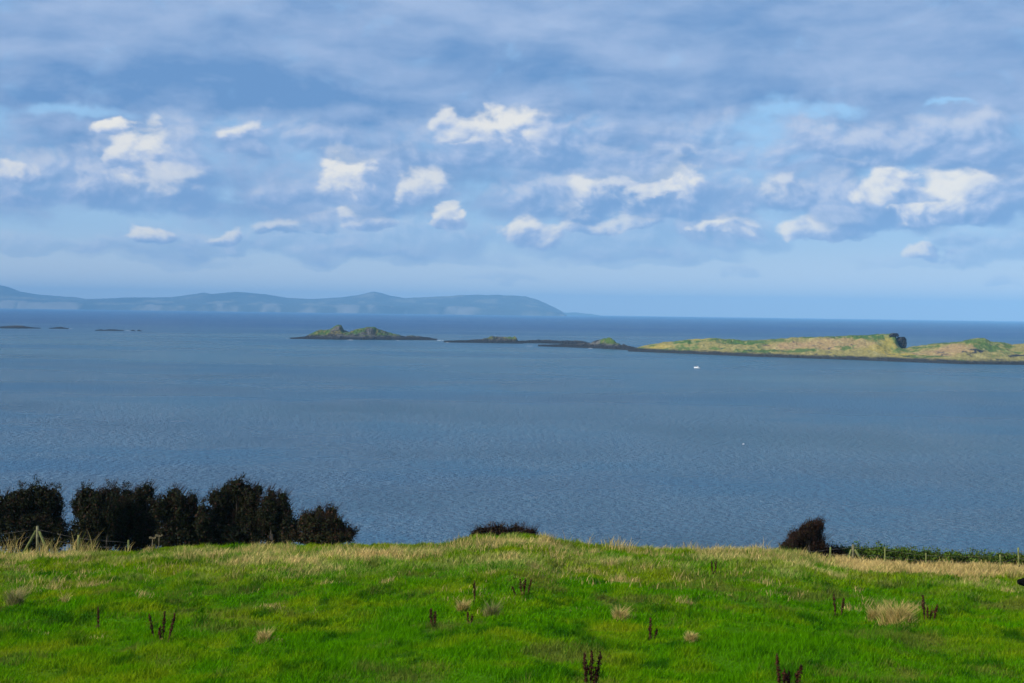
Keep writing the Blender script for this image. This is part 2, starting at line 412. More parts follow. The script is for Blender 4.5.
def dry_patches():
    """tall bleached grass: fringe along the brow and fence lines, and drifts in the back of the field"""
    X, Yv, H = [], [], []
    def drift(px0, px1, y0, y1, n, h, fade=None):
        n *= 3; y = rng.uniform(y0, y1, n); px = rng.uniform(px0, px1, n)
        x = ((px-512)/FPX)*y
        k = fbm(x/.9, y/1.3, 131+len(X), 3)
        ed_ = np.minimum(np.minimum((px-px0), (px1-px))/(.25*(px1-px0)), np.minimum(y-y0, y1-y)/(.3*(y1-y0)))
        keep = rng.random(n) < np.clip(.22+2.3*k, 0.0, 1)*np.clip(ed_, .1, 1)
        X.append(x[keep]); Yv.append(y[keep]); H.append((h*(.45+.75*rng.random(n))*np.clip(.8+.7*k, .3, 1.5))[keep])
    drift(-60, 135, 62.0, 65.2, 900, .55); drift(66, 96, 62.5, 64.5, 260, 1.15); drift(-20, 22, 63, 65, 260, .95); drift(40, 60, 63, 64.5, 100, .8)                    # below the hedge, round the left fence
    drift(-60, 60, 58, 62, 500, .45)
    drift(380, 800, 59, 62.5, 1500, .42)                      # middle brow
    drift(560, 790, 62.5, 65.0, 900, .62)
    drift(850, 1250, 57.6, 62.3, 11500, .34); drift(875, 1250, 58.3, 62.0, 5800, .52); drift(796, 830, 60, 63, 500, .5)                   # right-hand strip in front of the hedge
    drift(240, 300, 58, 60.5, 500, .45); drift(300, 420, 56, 60, 700, .36)
    drift(400, 620, 52, 60, 2600, .36); drift(606, 676, 49.5, 53.5, 2600, .38)
    drift(690, 800, 54, 60, 1300, .38); drift(-40, 200, 50, 58, 1700, .28); drift(0, 380, 44, 54, 1500, .25); drift(150, 620, 53, 61, 1700, .30); drift(640, 850, 55, 62, 1200, .33); drift(380, 800, 42, 52, 1200, .24)
    drift(-30, 90, 43, 47, 350, .34); drift(430, 540, 36, 41, 300, .22); drift(860, 940, 38, 42, 350, .26); drift(740, 800, 40, 46, 250, .26)
    r2 = random.Random(5)
    for _ in range(110):                                        # scattered small patches
        yy = 30+32*r2.random()**.6; pp = r2.uniform(-20, 1044); ww = r2.uniform(5, 30)
        drift(pp-ww, pp+ww, yy-r2.uniform(.4, 1.0), yy+.8, int(ww*9), r2.uniform(.16, .32)*(yy/50))
    x, y, h = [np.concatenate(k) for k in (X, Yv, H)]
    c = np.array([.60, .44, .16])*(.5+.7*rng.random(len(x)))[:, None]
    g = rng.random(len(x)) < .30; c[g] = np.array([.17, .19, .03])
    V, F, s, C = blades(x, y, h, .013+.010*rng.random(len(x)), .45, c)
    tag(link('dry_grass', np_mesh('dry_grass', V, F, s, C), grass_m), kind='stuff')
dry_patches()

def tussock(px, py, wpx, hpx, label, n=1300, col=(.66, .48, .17)):
    p = hit(px, py); k = p.y/FPX; R = wpx*k/2
    a = rng.uniform(0, 6.283, n); r = np.abs(rng.normal(0, .5, n))*R
    sub = rng.normal(0, .42, (7, 2))*R*np.array([1, .8]); j = rng.integers(0, 7, n); r = r*.6
    x = p.x + sub[j, 0] + np.cos(a)*r; y = p.y + sub[j, 1] + np.sin(a)*r*1.3
    r = np.hypot(x-p.x, (y-p.y)/1.3); h = hpx*k*(.35+1.1*rng.random(n)**1.5)*np.clip(np.exp(-(r/R)**2*1.3), .25, 1)
    c = np.array(col)*(.5+.75*rng.random(n))[:, None]
    gr = rng.random(n) < np.clip(.10+.35*r/R, 0, .6); c[gr] = np.array([.12, .20, .012])*(.6+.6*rng.random(gr.sum()))[:, None]
    V, F, s, C = blades(x, y, h, .007+.007*rng.random(n), .7, c)
    V = V - np.array([p.x, p.y, p.z])
    o = link('grass_tussock', np_mesh('grass_tussock', V, F, s, C), grass_m); o.location = p
    tag(o, label, 'grass tuft', 'bleached grass tufts standing in the pasture')

# ------------------------------------------------------------------ leafy plants
def tubes(segs, sides=5):
    """tapered tubes [(p0, r0, p1, r1)] as arrays"""
    V, F, sz, n = [], [], [], 0
    for p0, r0, p1, r1 in segs:
        p0 = Vector(p0); p1 = Vector(p1); ax = (p1-p0)
        if ax.length < 1e-5: continue
        q = ax.to_track_quat('Z', 'Y')
        for c, r in ((p0, r0), (p1, r1)):
            for i in range(sides):
                a = 2*math.pi*i/sides
                V.append(c + q @ Vector((math.cos(a)*r, math.sin(a)*r, 0)))
        for i in range(sides):
            j = (i+1) % sides; F += [n+i, n+j, n+sides+j, n+sides+i]; sz.append(4)
        F += [n+sides+i for i in range(sides)]; sz.append(sides)
        F += [n+i for i in reversed(range(sides))]; sz.append(sides)
        n += 2*sides
    return np.array([tuple(v) for v in V]), np.array(F), np.array(sz, np.int32)
def leaf_cards(P, size, cols, flat=0.0):
    """small folded leaves (two triangles with a crease), random facing"""
    n = len(P)
    a = rng.normal(size=(n, 3)); a /= np.linalg.norm(a, axis=1)[:, None]
    b = np.cross(a, rng.normal(size=(n, 3))); b /= np.linalg.norm(b, axis=1)[:, None]
    c = np.cross(a, b); s = (size*(.5+rng.random(n)))[:, None]
    V = np.stack([P-a*s, P+b*s*.55+c*s*.2, P+a*s, P-b*s*.55+c*s*.2], 1).reshape(-1, 3)
    i = (np.arange(n)*4)[:, None]
    F = np.concatenate([i+np.array([0, 1, 2]), i+np.array([0, 2, 3])], 1).reshape(-1)
    return V, F, np.full(2*n, 3, np.int32), np.repeat(cols[:, None, :], 4, 1).reshape(-1, 3)
bark = plain('bark', (.035, .028, .022), .9, .4, 12, .4)
leaf_m = tinted('leaf', .7, transl=.15, spec=.1)
twig_m = plain('twig', (.040, .020, .014), .9, .4, 8)

def shrub(name, lobes, Y, label, cat, group=None, nleaf=5000, leaf=.042, pal=((.012, .016, .006), (.022, .027, .009), (.034, .017, .010), (.042, .042, .014)), pw=(.45, .27, .20, .08),
          lean=.25, twigs=90, depth=1.0, base=None, trunk=True, shell=.5, spiky=0):
    """lobes: ellipses of the crown in the photograph (px, py, rx, ry), given real size and depth at distance Y"""
    k = Y/FPX
    L = []
    lobes = list(lobes) + [(cx+random.uniform(-.55, .6)*rx, cy-ry*random.uniform(.60, .90), max(3.5, rx*.42), max(3, ry*.26)) for cx, cy, rx, ry in lobes for _ in range(2) if spiky and cy < spiky]
    for (cx, cy, rx, ry) in lobes:
        c = at(cx, cy, Y + rng.uniform(-.5, .5)*depth); L.append((c, rx*k, ry*k, max(.35, .75*(rx+ry)/2*k)*depth))
    bx = np.mean([l[0].x for l in L]) if base is None else at(base, 500, Y).x
    bz = float(ground(np.array([bx]), np.array([Y]))[0]) - .05
    root = empty(name, (bx, Y, bz), label, cat, group); O = np.array([bx, Y, bz])
    # crown: clumps of leaves spread through each lobe, thicker towards its skin, gaps between clumps
    vol = np.array([l[1]*l[2] for l in L]); cnt = (2.2*nleaf*vol/vol.sum()).astype(int)
    P = []; big = []
    for (c, rx, rz, ry), n in zip(L, cnt):
        nc = max(14, int(n/34))
        d = rng.normal(size=(nc, 3)); d /= np.linalg.norm(d, axis=1)[:, None]
        r = (shell + (1.04-shell)*rng.random(nc)**.6)[:, None]
        lump = 1 + .20*rng.normal(size=(nc, 1))
        q = d*r*lump*np.array([rx, ry, rz]) + np.array(c)
        pts = q[rng.integers(0, nc, n)] + rng.normal(size=(n, 3))*np.array([.085, .085, .10])
        P.append(pts)
        fill = rng.random((int(n*1.5), 3))*2-1                  # inner twiggy mass down to the ground
        fill = fill[(fill**2).sum(1) < 1]
        fx = fill[:, 0]*rx*.88; fz = fill[:, 2]*rz*.88
        P.append(np.stack([c.x+fx*.95, c.y+fill[:, 1]*ry*.8, c.z+fz*.92], -1)); big.append(len(P)-1)
    SZ = np.concatenate([np.full(len(q), leaf*(2.0 if i in big else 1.0)) for i, q in enumerate(P)]); P = np.concatenate(P)
    gz = ground(P[:, 0], P[:, 1]); kp = P[:, 2] > gz+.05; P = P[kp]; SZ = SZ[kp]
    pc = np.array(pal)[rng.choice(len(pal), len(P), p=pw)]*(.7+.6*rng.random(len(P)))[:, None]
    segs, tw = [], []
    for (c, rx, rz, ry) in L:
        c = Vector(c)-Vector(O); b = Vector((c.x*.55+random.uniform(-.1, .1), (c.y)*.5, .0))
        mid = b.lerp(c, .5) + Vector((random.uniform(-.15, .15), random.uniform(-.15, .15), 0))
        top = c + Vector((lean*rz*.4, 0, rz*.35))
        segs += [(b, .07, mid, .05), (mid, .05, c, .035), (c, .035, top, .015)]
        for i in range(5):
            e = c + Vector((random.uniform(-1, 1)*rx*.8, random.uniform(-1, 1)*ry*.8, random.uniform(-.2, .9)*rz))
            s0 = mid.lerp(c, random.random()); segs.append((s0, .025, e, .008))
        for i in range(int(twigs/len(L))):
            ph = random.uniform(-1.5, 1.5); dp = random.uniform(-1, 1)
            e = c + Vector((math.sin(ph)*rx*.9, dp*ry*.7, abs(math.cos(ph))*rz*.9))
            l = random.uniform(.15, .42)
            tw.append((e, .009, e+Vector((math.sin(ph)*l*.5+lean*l, random.uniform(-.1, .1), l)), .004))
            if random.random() < .6: tw.append((e, .007, e+Vector((math.sin(ph)*l*.4+random.uniform(-.2, .2), random.uniform(-.1, .1), l*.7)), .004))
    if trunk: link('trunk', np_mesh('trunk', *tubes(segs)), bark, root)
    V, F, s, C = leaf_cards(P-O, SZ, pc)
    if tw:
        V2, F2, s2 = tubes(tw, 3)
        F = np.concatenate([F, F2+len(V)]); V = np.concatenate([V, V2]); s = np.concatenate([s, s2]); C = np.concatenate([C, np.tile([[.035, .018, .012]], (len(V2), 1))])
    link('crown', np_mesh('crown', V, F, s, C), leaf_m, root)
    return root

def hedge_trees():
    G_ = 'dark windblown trees in the hedge at left'
    T = [([(38,499,19,17),(22,504,20,19),(52,504,13,19),(4,511,20,20),(-14,519,20,22),(40,516,26,24),(20,533,36,24),(54,534,18,22)], 'broad round dark tree behind the braced corner post, first in the hedge from the left', 71.5, 8000, None),
         ([(88,499,11,14),(80,507,9,15),(98,504,11,15),(107,499,8,12),(112,510,12,22),(97,517,22,24),(92,536,30,22)], 'dark tree right of the narrow gap in the hedge', 71.0, 5200, None),
         ([(115,503,9,20),(127,500,8,14),(139,496,6,9),(147,494,8,11),(133,516,22,24),(153,519,12,24),(134,536,32,22)], 'dark hedge tree with a red tinged knobbly top', 72.2, 5200, None),
         ([(174,496,8,10),(169,506,11,15),(160,509,9,13),(181,505,9,14),(193,502,6,9),(189,517,14,20),(178,521,18,20),(204,521,11,21),(182,536,36,22)], 'dark hedge tree with two pointed tops left of the tallest tree', 71.2, 5200, None),
         ([(238,487,8,10),(229,495,10,13),(246,493,8,11),(215,498,7,10),(221,504,10,15),(258,491,6,7),(253,500,9,11),(240,503,16,18),(226,520,20,20),(250,522,18,20),(230,536,38,20)], 'tallest dark tree of the hedge with feathery crown', 72.0, 7500, None),
         ([(272,497,6,9),(269,504,8,11),(283,498,5,7),(281,505,8,10),(270,513,10,16),(284,514,9,14),(265,520,11,22),(276,531,24,18),(290,530,13,16)], 'narrow forked dark tree right of the tallest tree', 71.0, 3600, None),
         ([(306,521,9,9),(320,515,6,8),(331,513,6,7),(315,526,17,12),(334,527,12,12),(346,534,10,8),(322,538,32,9)], 'low brown tinged bush at the right end of the hedge', 70.4, 4600, 1)]
    for lobes, lab, Y, n, br in T:
        kw = dict(pal=((.022, .022, .008), (.036, .040, .012), (.055, .026, .013)), pw=(.4, .3, .3)) if br else {}
        shrub('hawthorn_tree' if not br else 'hawthorn_bush', lobes, Y, lab, 'tree' if not br else 'bush', G_, nleaf=n, lean=.45, twigs=200, **kw)
hedge_trees()

brown = dict(pal=((.024, .012, .008), (.040, .018, .010), (.026, .024, .010)), pw=(.45, .3, .25))
def other_bushes():
    shrub('windswept_bush', [(819,526,5,6),(813,528,6,6),(807,532,6,6),(800,537,6,6),(806,531,8,8),(797,538,9,8),(812,528,8,8),(793,542,6,5),(786,547,7,4),(814,537,9,10),(804,543,10,8),(818,545,9,8),(808,550,20,5),(824,551,8,4)], 66.5,
          'dark brown windswept bush slanting up to the right above the brow', 'bush', nleaf=6500, lean=.75, twigs=110, shell=.4, leaf=.036, **brown)
    shrub('low_bush', [(486,533,13,6),(498,531,8,6),(478,535,8,4),(505,534,8,5)], 66.4, 'low dark bush on the mound in mid field, left one of two', 'bush', 'low bushes on the mound', nleaf=1800, lean=.3, twigs=60, depth=.8, leaf=.036, **brown)
    shrub('low_bush', [(516,532,10,6),(529,534,8,5),(523,535,12,4),(509,535,7,4)], 66.4, 'low dark bush on the mound in mid field, right one of two', 'bush', 'low bushes on the mound', nleaf=1600, lean=.3, twigs=50, depth=.8, leaf=.036, **brown)
    lob = []
    for i, px in enumerate(range(838, 1240, 11)):
        top = np.interp(px, [820, 835, 880, 925, 950, 1000, 1060], [549, 547.5, 547, 550.5, 553, 553.5, 554]) + random.uniform(-1, 1.2)
        lob.append((px, top+9, 11, 9))
    shrub('bramble_hedge', lob, 67.5, 'low green bramble hedge running behind the right hand fence', 'hedge', nleaf=26000, lean=.1, twigs=60, trunk=False, leaf=.045, shell=.55,
          pal=((.050, .105, .010), (.095, .140, .016), (.045, .050, .014)), pw=(.45, .35, .2), depth=1.1)
    shrub('bramble_bush', [(826,556,9,7),(836,556,8,7)], 67.0, 'dark scrub patch between the windswept bush and the braced post', 'bush', nleaf=1800, twigs=14, trunk=False, **brown)
    shrub('gorse_bush', [(786,552,7,5),(794,554,6,4)], 66.6, 'small green bush at the left foot of the windswept bush', 'bush', nleaf=1100, twigs=6, trunk=False, leaf=.04,
          pal=((.030, .055, .012), (.060, .060, .016)), pw=(.6, .4))
other_bushes()

# ------------------------------------------------------------------ fences
wood = plain('weathered_wood', (.12, .135, .035), .85, .45, 7, .5)
wood_grey = plain('grey_wood', (.15, .14, .07), .85, .4, 7, .5)
wire_m = plain('fence_wire', (.22, .20, .18), .5, .2, 3)
def fence(label, group, posts, strainers, Y, wires=True):
    """posts: (px, top py, bottom py, width px); strainers carry two slanting braces"""
    k = Y/FPX
    root = empty('wire_fence', hit(posts[0][0], posts[0][2]+3), label, 'fence', group)
    O = root.location
    tops = []
    def post(px, t, b, w, mat, lean=0.0):
        p1 = at(px+lean, t, Y); p0 = at(px, b, Y)
        p0.z = min(p0.z, float(ground(np.array([p0.x]), np.array([Y]))[0])-.15)
        r = w*k*.40
        V, F, s = tubes([(p0-O, r*1.05, p1-O-Vector((0, 0, r*.3)), r), (p1-O-Vector((0, 0, r*.3)), r, p1-O, r*.75)], 8)
        link('post', np_mesh('post', V, F, s), mat, root); tops.append((p1.x, p1, p0))
    for q in posts: post(*q[:4], wood, q[4] if len(q) > 4 else 0)
    for (px, t, b, w, braces) in strainers:
        post(px, t, b, w, wood_grey)
        for bx, by in braces:
            p1 = at(px+(1.5 if bx > px else -1.5), t+5, Y); p0 = at(bx, by, Y)
            g0 = float(ground(np.array([p0.x]), np.array([Y]))[0])
            p0.z = g0-.1
            r = w*k*.36
            V, F, s = tubes([(p0-O, r, p1-O, r)], 8); link('brace', np_mesh('brace', V, F, s), wood, root)
    if wires:
        tops.sort(key=lambda q: q[0])
        for j in range(3):
            segs = []
            for (_, a1, a0), (_, b1, b0) in zip(tops[:-1], tops[1:]):
                f = .12 + .27*j
                h = min((a1-a0).length, 1.2), min((b1-b0).length, 1.2)
                A = a1-O-Vector((0, .05, f*h[0])); B = b1-O-Vector((0, .05, f*h[1])); M = (A+B)/2-Vector((0, 0, .015))
                segs += [(A, .003, M, .003), (M, .003, B, .003)]
            link('wire', np_mesh('wire', *tubes(segs, 3)), wire_m, root)
fence('old wire fence with wooden posts below the dark hedge, corner post braced both sides', None,
      [(78.5,535,558,3.0),(128,540,560,2.6,.6),(-28,534,562,3)], [(37.5,526,561,3.6,[(20,556),(52,556)])], 66.0)
fence('wire fence of thin posts in front of the bramble hedge, one post braced', None,
      [(807.5,550,563,2.2),(830,547,566,2.2,.5),(885,547,570,2.0),(926,553,572,2.0),(1001,554.5,575,2.4,-.8),(1019.5,547.5,578,2.4,-1.2),(1062,556,579,2.2),(1105,557,580,2.2),(1150,558,581,2.2)],
      [(853,544.5,568,3.4,[(846,568),(866,567)])], 64.6)

# ------------------------------------------------------------------ dried plants in the field
dock_stem = plain('dock_stem', (.085, .030, .016), .8, .4, 20)
dock_seed = tinted('dock_seed', .85, spec=.1)
def dock(px, py, stems, label, thick=1.0):
    """stems: (offset px, height px)"""
    p = hit(px, py); k = p.y/FPX
    root = empty('dock_plant', p, label, 'dock plant', 'dead dock stalks standing in the pasture')
    for dx, hp in stems:
        hp *= random.uniform(.9, 1.08); dx += random.uniform(-.8, .8); h = hp*k; b = Vector((dx*k*.55, random.uniform(-.05, .05), -.03)); t = Vector((dx*k, b.y+random.uniform(-.03, .03), h))
        m1 = b.lerp(t, .5)+Vector((random.uniform(-.012, .012), 0, 0))
        V, F, s = tubes([(b, .011*thick, m1, .009*thick), (m1, .009*thick, t, .005)], 5)
        st = link('stem', np_mesh('stem', V, F, s), dock_stem, root)
        axes = [(b, t, int(320*thick*max(.5, h/.6)), .30, .030)]
        for _ in range(random.choice((0, 0, 1, 1, 2)) if hp > 14 else 0):
            f0 = random.uniform(.38, .68); q0 = b.lerp(t, f0); an = random.uniform(0, 6.28); l = h*random.uniform(.16, .32)
            q1 = q0+Vector((math.cos(an)*l*.42, math.sin(an)*l*.42, l)); axes.append((q0, q1, int(60*thick), .2, .016))
        Ps, Cs = [], []
        for p0, p1, n, lo, wd in axes:
            f = rng.uniform(lo, 1.0, n); f = f + .02*np.sin(f*random.uniform(25, 55)+dx)
            sp = wd*thick*np.sin(np.clip((f-lo+.05)/(1.1-lo), 0, 1)*np.pi)**.7*(.45+.75*np.abs(np.sin(f*random.uniform(9, 16)+dx))) + .005
            a = rng.uniform(0, 6.283, n); rr = np.sqrt(rng.random(n))
            Ps.append(np.array(p0)[None]*(1-f)[:, None]+np.array(p1)[None]*f[:, None] + np.stack([np.cos(a)*sp*rr, np.sin(a)*sp*rr, rng.normal(0, .012, n)], -1))
            Cs.append(np.array([.060, .020, .011])*(.4+1.2*rng.random(n))[:, None])
        V, F, s, C = leaf_cards(np.concatenate(Ps), .015, np.concatenate(Cs))
        link('seed_head', np_mesh('seed_head', V, F, s, C), dock_seed, st)
    nl = 12; a = rng.uniform(0, 6.283, nl); rr = rng.random(nl)*.035
    V, F, s, C = leaf_cards(np.stack([np.cos(a)*rr, np.sin(a)*rr, .02+.05*rng.random(nl)], -1), .06, np.array([.10, .085, .022])*(.5+rng.random(nl))[:, None])
    link('leaf', np_mesh('leaf', V, F, s, C), dock_seed, root)
dock(98,629,[(0,21)], 'single thin dead dock stalk left of the group of four stalks')
dock(161,641,[(-12,27),(-1,15),(4,30),(14,27)], 'dead dock with four dark stalks in the grass at lower left', 1.2)
dock(433,627,[(-2,18),(2,16)], 'short dense dead dock clump in mid field left of the pale tuft', 1.3)
dock(469,625,[(-2,14),(3,11)], 'small dead dock beside the pale dry tuft in mid field')
dock(475,605,[(0,23)], 'tall thin dead dock stalk left of the three stalk group', .8)
dock(523,596,[(-11,10),(-3,17),(2,16),(8,16)], 'dead dock with three upright stalks below the mound')
dock(650,641,[(0,22),(7,11)], 'dead dock with one tall and one short stalk between two pale tufts', 1.1)
dock(590,692,[(-6,37),(1,42),(10,36),(6,24)], 'big dead dock with dark upright stalks at the bottom edge right of centre', 1.15)
dock(786,694,[(-10,37),(-3,26),(3,20),(15,31)], 'dead dock with spread stalks at the bottom edge toward the right', 1.15)
dock(838,617,[(-5,21),(6,21)], 'dead dock with a pair of red brown stalks left of the large pale tussock', 1.2)
dock(928,622,[(-6,24),(-1,15),(9,17),(4,12)], 'bushy red brown dock just right of the large pale tussock', 1.3)
dock(714,574,[(-3,13),(2,14)], 'small dead dock near the brow at right of centre')

stalk_m = plain('dry_stalk', (.24, .19, .10), .8, .3, 10)
def umbel(px, py, h, label):
    p = hit(px, py); k = p.y/FPX; H = h*k
    root = empty('hogweed_stalk', p, label, 'dry stalk', 'dry stalks against the hedge')
    t = Vector((.02, 0, H)); link('stem', np_mesh('stem', *tubes([(Vector((0, 0, -.03)), .016, t, .011)], 5)), stalk_m, root)
    segs = []
    for i in range(12):
        a = i*.55; e = t+Vector((math.cos(a)*.14, math.sin(a)*.14, .05+.02*math.sin(3*a)))
        segs.append((t, .006, e, .004))
        for j in range(4):
            segs.append((e, .004, e+Vector((random.uniform(-.04, .04), random.uniform(-.04, .04), .02)), .006))
    link('flower_head', np_mesh('flower_head', *tubes(segs, 3)), stalk_m, root)
umbel(158.5,551,14,'taller dry stalk with flat head standing against the dark hedge'); umbel(152,551,12,'shorter dry stalk beside the taller one against the dark hedge')

tussock(267,641,24,12,'pale dry tuft in the green pasture at lower left of centre')
tussock(620,622,17,14,'upright yellow dry tuft right of centre in mid field')
tussock(691,642,16,9,'small pale dry tuft right of the two stalk dock')
tussock(895,626,42,22,'large pale dry tussock beside the red brown docks at right', 2600)
tussock(875,621,14,14,'small dry tuft touching the large tussock on its left')
tussock(462,612,12,12,'pale dry tuft beside the small dock in mid field')
tussock(492,618,16,16,'yellowish dry tuft right of the small dock in mid field', 700, (.30, .26, .10))
tussock(14,607,18,18,'straw coloured tuft at the left edge of the field', 900, (.34, .28, .12))
tussock(64,602,9,15,'narrow straw coloured tuft near the left edge', 140)

# ------------------------------------------------------------------ islands
def island(name, crest, water, depth, cols, seed, nu=None, nw=46, rough=.5, label=None, edge=.42, jag=.35):
    """hill between a shoreline and its skyline, both read off as directions and put at their real distance"""
    x0, x1 = crest[0][0], crest[-1][0]
    nu = nu or max(24, int((x1-x0)*1.6))
    px = np.linspace(x0, x1, nu); yw = np.interp(px, *zip(*water)); yc = np.interp(px, *zip(*crest))
    yc = np.minimum(yc - jag*fbm(px/2.6, px*0+seed, seed, 3, .6)*np.clip((yw-yc)/4, 0, 1), yw-.05)
    w = np.concatenate([np.linspace(0, edge, int(nw*.65)), np.linspace(edge, 1, nw-int(nw*.65)+1)[1:]])
    X = np.zeros((len(w), nu)); Y = X.copy(); Z = X.copy()
    hh = yw-yc; q = max(2, int(15*nu/(x1-x0)))
    low = np.array([hh[max(0, i-q):i+q+1].min() for i in range(nu)]); ker = np.hanning(2*q+3); ker /= ker.sum()
    low = np.minimum(np.convolve(np.pad(low, q+1, mode='edge'), ker, 'valid'), hh); ratio = low/np.maximum(hh, .05)
    for i in range(nu):
        f = on_sea(px[i], yw[i]); dp = depth*(.25+.75*math.sin(math.pi*min(1, max(0, (i+.5)/nu)))**.6)
        yC = f.y + dp*edge; c = at(px[i], yc[i], yC); zc = max(c.z, .15)
        d = ray(px[i], yw[i])
        yy = f.y + dp*w; X[:, i] = d.x/d.y*yy; Y[:, i] = yy
        t = np.where(w < edge, w/edge, (1-w)/(1-edge))
        prof = np.where(w < edge, .10*sstep(t, 0, .06)+.90*(1-(1-np.clip((t-.06)/.94, 0, 1))**1.5), t**.8)
        Z[:, i] = zc*prof*(ratio[i] + (1-ratio[i])*sstep(t, .55, .95))
    amp = np.maximum(Z, .4)
    T = np.where(w < edge, w/edge, (1-w)/(1-edge))[:, None]*np.ones((1, nu))
    n1 = fbm(X/13, Y/22, seed, 5, .6); n2 = 1-2.2*np.abs(fbm(X/3.6, Y/6, seed+5, 4, .6))
    shore = 1-sstep(Z, 1.2, 4.5)
    crestlock = 1-.60*sstep(T, .75, 1)
    Z = Z + (rough*n1*np.minimum(amp, 9)*.60 + rough*n2*(.55+.9*shore))*crestlock
    Z = np.where(T < .02, -2.5, Z)
    C = cols((px[None, :]*np.ones_like(T)), T, Z, X, Y)
    me = grid_mesh(name, X, Y, Z, C)
    o = link(name, me, island_m)
    tag(o, label, 'island' if label else None, kind='structure')
    return o
island_m = tinted('island_ground', .95, nscale=.22, nvar=.35, spec=.1, bump=.9)
ROCK = np.array([.030, .032, .034]); ROCK2 = np.array([.120, .112, .095]); GR = np.array([.070, .125, .022]); PALEG = np.array([.265, .225, .072]); HEATH = np.array([.31, .205, .095]); GOLD = np.array([.40, .30, .06])
def mixc(a, b, f): return a*(1-f[..., None]) + b*f[..., None]
def big_cols(px, T, Z, X, Y):
    n = fbm(X/22, Y/30, 5, 5, .6); n2 = fbm(X/7, Y/12, 15, 4, .6); n3 = fbm(X/50+3, Y/40, 25, 4, .6)
    c = np.ones(px.shape+(3,))*PALEG*.85
    c = mixc(c, GR, sstep(n+.6*n2+.25*sstep(T, .55, .9), .08, .36)*.85)
    def patch(cx, ct, rx, rt): return 1-sstep(np.hypot((px-cx+14*n2)/rx, (T-ct+.10*n)/rt), .65, 1.1)
    for q in ((828,.52,58,.26),(790,.50,30,.18),(938,.45,34,.26),(955,.55,22,.2)): c = mixc(c, HEATH, patch(*q)*(.75+.25*n2).clip(0, 1))
    for q in ((700,.97,14,.18),(880,.40,18,.2),(888,.72,9,.22),(905,.30,30,.15),(655,.6,18,.2)): c = mixc(c, GOLD*.9, patch(*q)*.7)
    for q in ((738,.72,34,.16),(850,.95,60,.14),(868,.88,16,.14),(925,.28,28,.09),(955,.92,24,.14),(800,.22,20,.10),(760,.26,26,.09),(985,.62,16,.18),(690,.80,18,.14),(845,.35,8,.10)):
        c = mixc(c, GR*np.array([.75, .85, .9]), patch(*q)*.85)
    c = mixc(c, ROCK*1.2, sstep(n2-.2*T, .22, .45)*.75); c = mixc(c, np.array([.36, .30, .12]), sstep(fbm(X/4, Y/9, 77, 3), .25, .5)*.5)
    c = mixc(c, ROCK*.9, 1-sstep(Z+1.4*n2, 2.2, 4.6))
    for q in ((973,.42,5,.14),(1020,.30,12,.06)): c = mixc(c, ROCK, patch(*q))
    return c
def rock_cols(green):
    def f(px, T, Z, X, Y):
        n = fbm(X/16, Y/20, 41, 5, .6); n2 = fbm(X/5, Y/8, 43, 4, .6)
        c = np.ones(px.shape+(3,))*ROCK2*.85
        c = mixc(c, ROCK*.55, sstep(n2, -.25, .2))
        c = mixc(c, GR*.8, sstep(n+green+.35*(T-.6), .15, .5)*sstep(Z, 4, 8))
        c = mixc(c, PALEG*.6, sstep(n2+green-.25+.3*(T-.6), .2, .55)*sstep(Z, 4, 8)*.8)
        return mixc(c, ROCK*.8, 1-sstep(Z+1.5*n2, 2, 5))
    return f
island('island', [(628,350.5),(645,345.5),(668,341.5),(690,339.5),(706,338.2),(715,337.6),(725,339),(745,340.5),(760,340),(788,338.6),(792,337.4),(810,337.4),(840,336),(870,334.6),(892,333.6),(895,335.2),(898,343),(901,347),(906,347.6),(920,346),(940,343),(960,341),(976,338.2),(984,338.2),(990,341),(1005,342.5),(1012,345),(1020,344),(1030,343.5),(1070,346),(1120,353),(1170,363)],
       [(628,351.5),(690,354),(760,357),(800,358.2),(850,360),(900,362),(960,364.2),(1024,365),(1170,368)], 330, big_cols, 3, nu=1100, nw=90, rough=.55,
       label='long low grassy island with brown heath and a dark rocky shore at right')
island('rocky_islet', [(290,338.6),(305,336.6),(312,333),(320,330.3),(330,329.2),(337,325.2),(341,325),(344,330),(349,332),(356,329),(366,327.2),(374,327.2),(384,331),(398,334),(405,336.6),(412,335.4),(418,336.4),(430,337.7),(437,339.4)],
       [(290,338.9),(340,339.7),(437,340.2)], 170, rock_cols(.36), 8, nu=420, nw=70, rough=.75, jag=.35, label='rocky islet with two humps left of centre')
island('rocky_islet', [(444,341.8),(470,340.6),(484,338.6),(492,336.8),(514,336.7),(516.5,337.5),(518,341),(523,342.5)], [(444,342.4),(523,343.6)], 120, rock_cols(.34), 18, nu=240, nw=60, rough=1.1, jag=.9, label='flat topped rocky islet left of the pair of low reefs')
island('rocky_islet', [(514,342.4),(522,341),(535,340.2),(560,340.7),(570,341.2),(576,340.2),(584,341),(590,343.6)], [(514,343.0),(590,344.2)], 110, rock_cols(.12), 28, nu=220, nw=50, rough=1.0, jag=.9, label='low dark reef just behind the reef that runs to the long island')
island('rocky_islet', [(538,345.9),(560,344.6),(590,343),(597,339.8),(605,338.2),(611,338.2),(616,342),(621,344.8),(624,344),(628,345.6),(640,349.5)], [(538,346.3),(600,348.6),(640,350.8)], 110, rock_cols(.15), 38, nu=280, nw=60, rough=1.0, jag=.6, label='rocky reef with a knob that runs up to the long island')
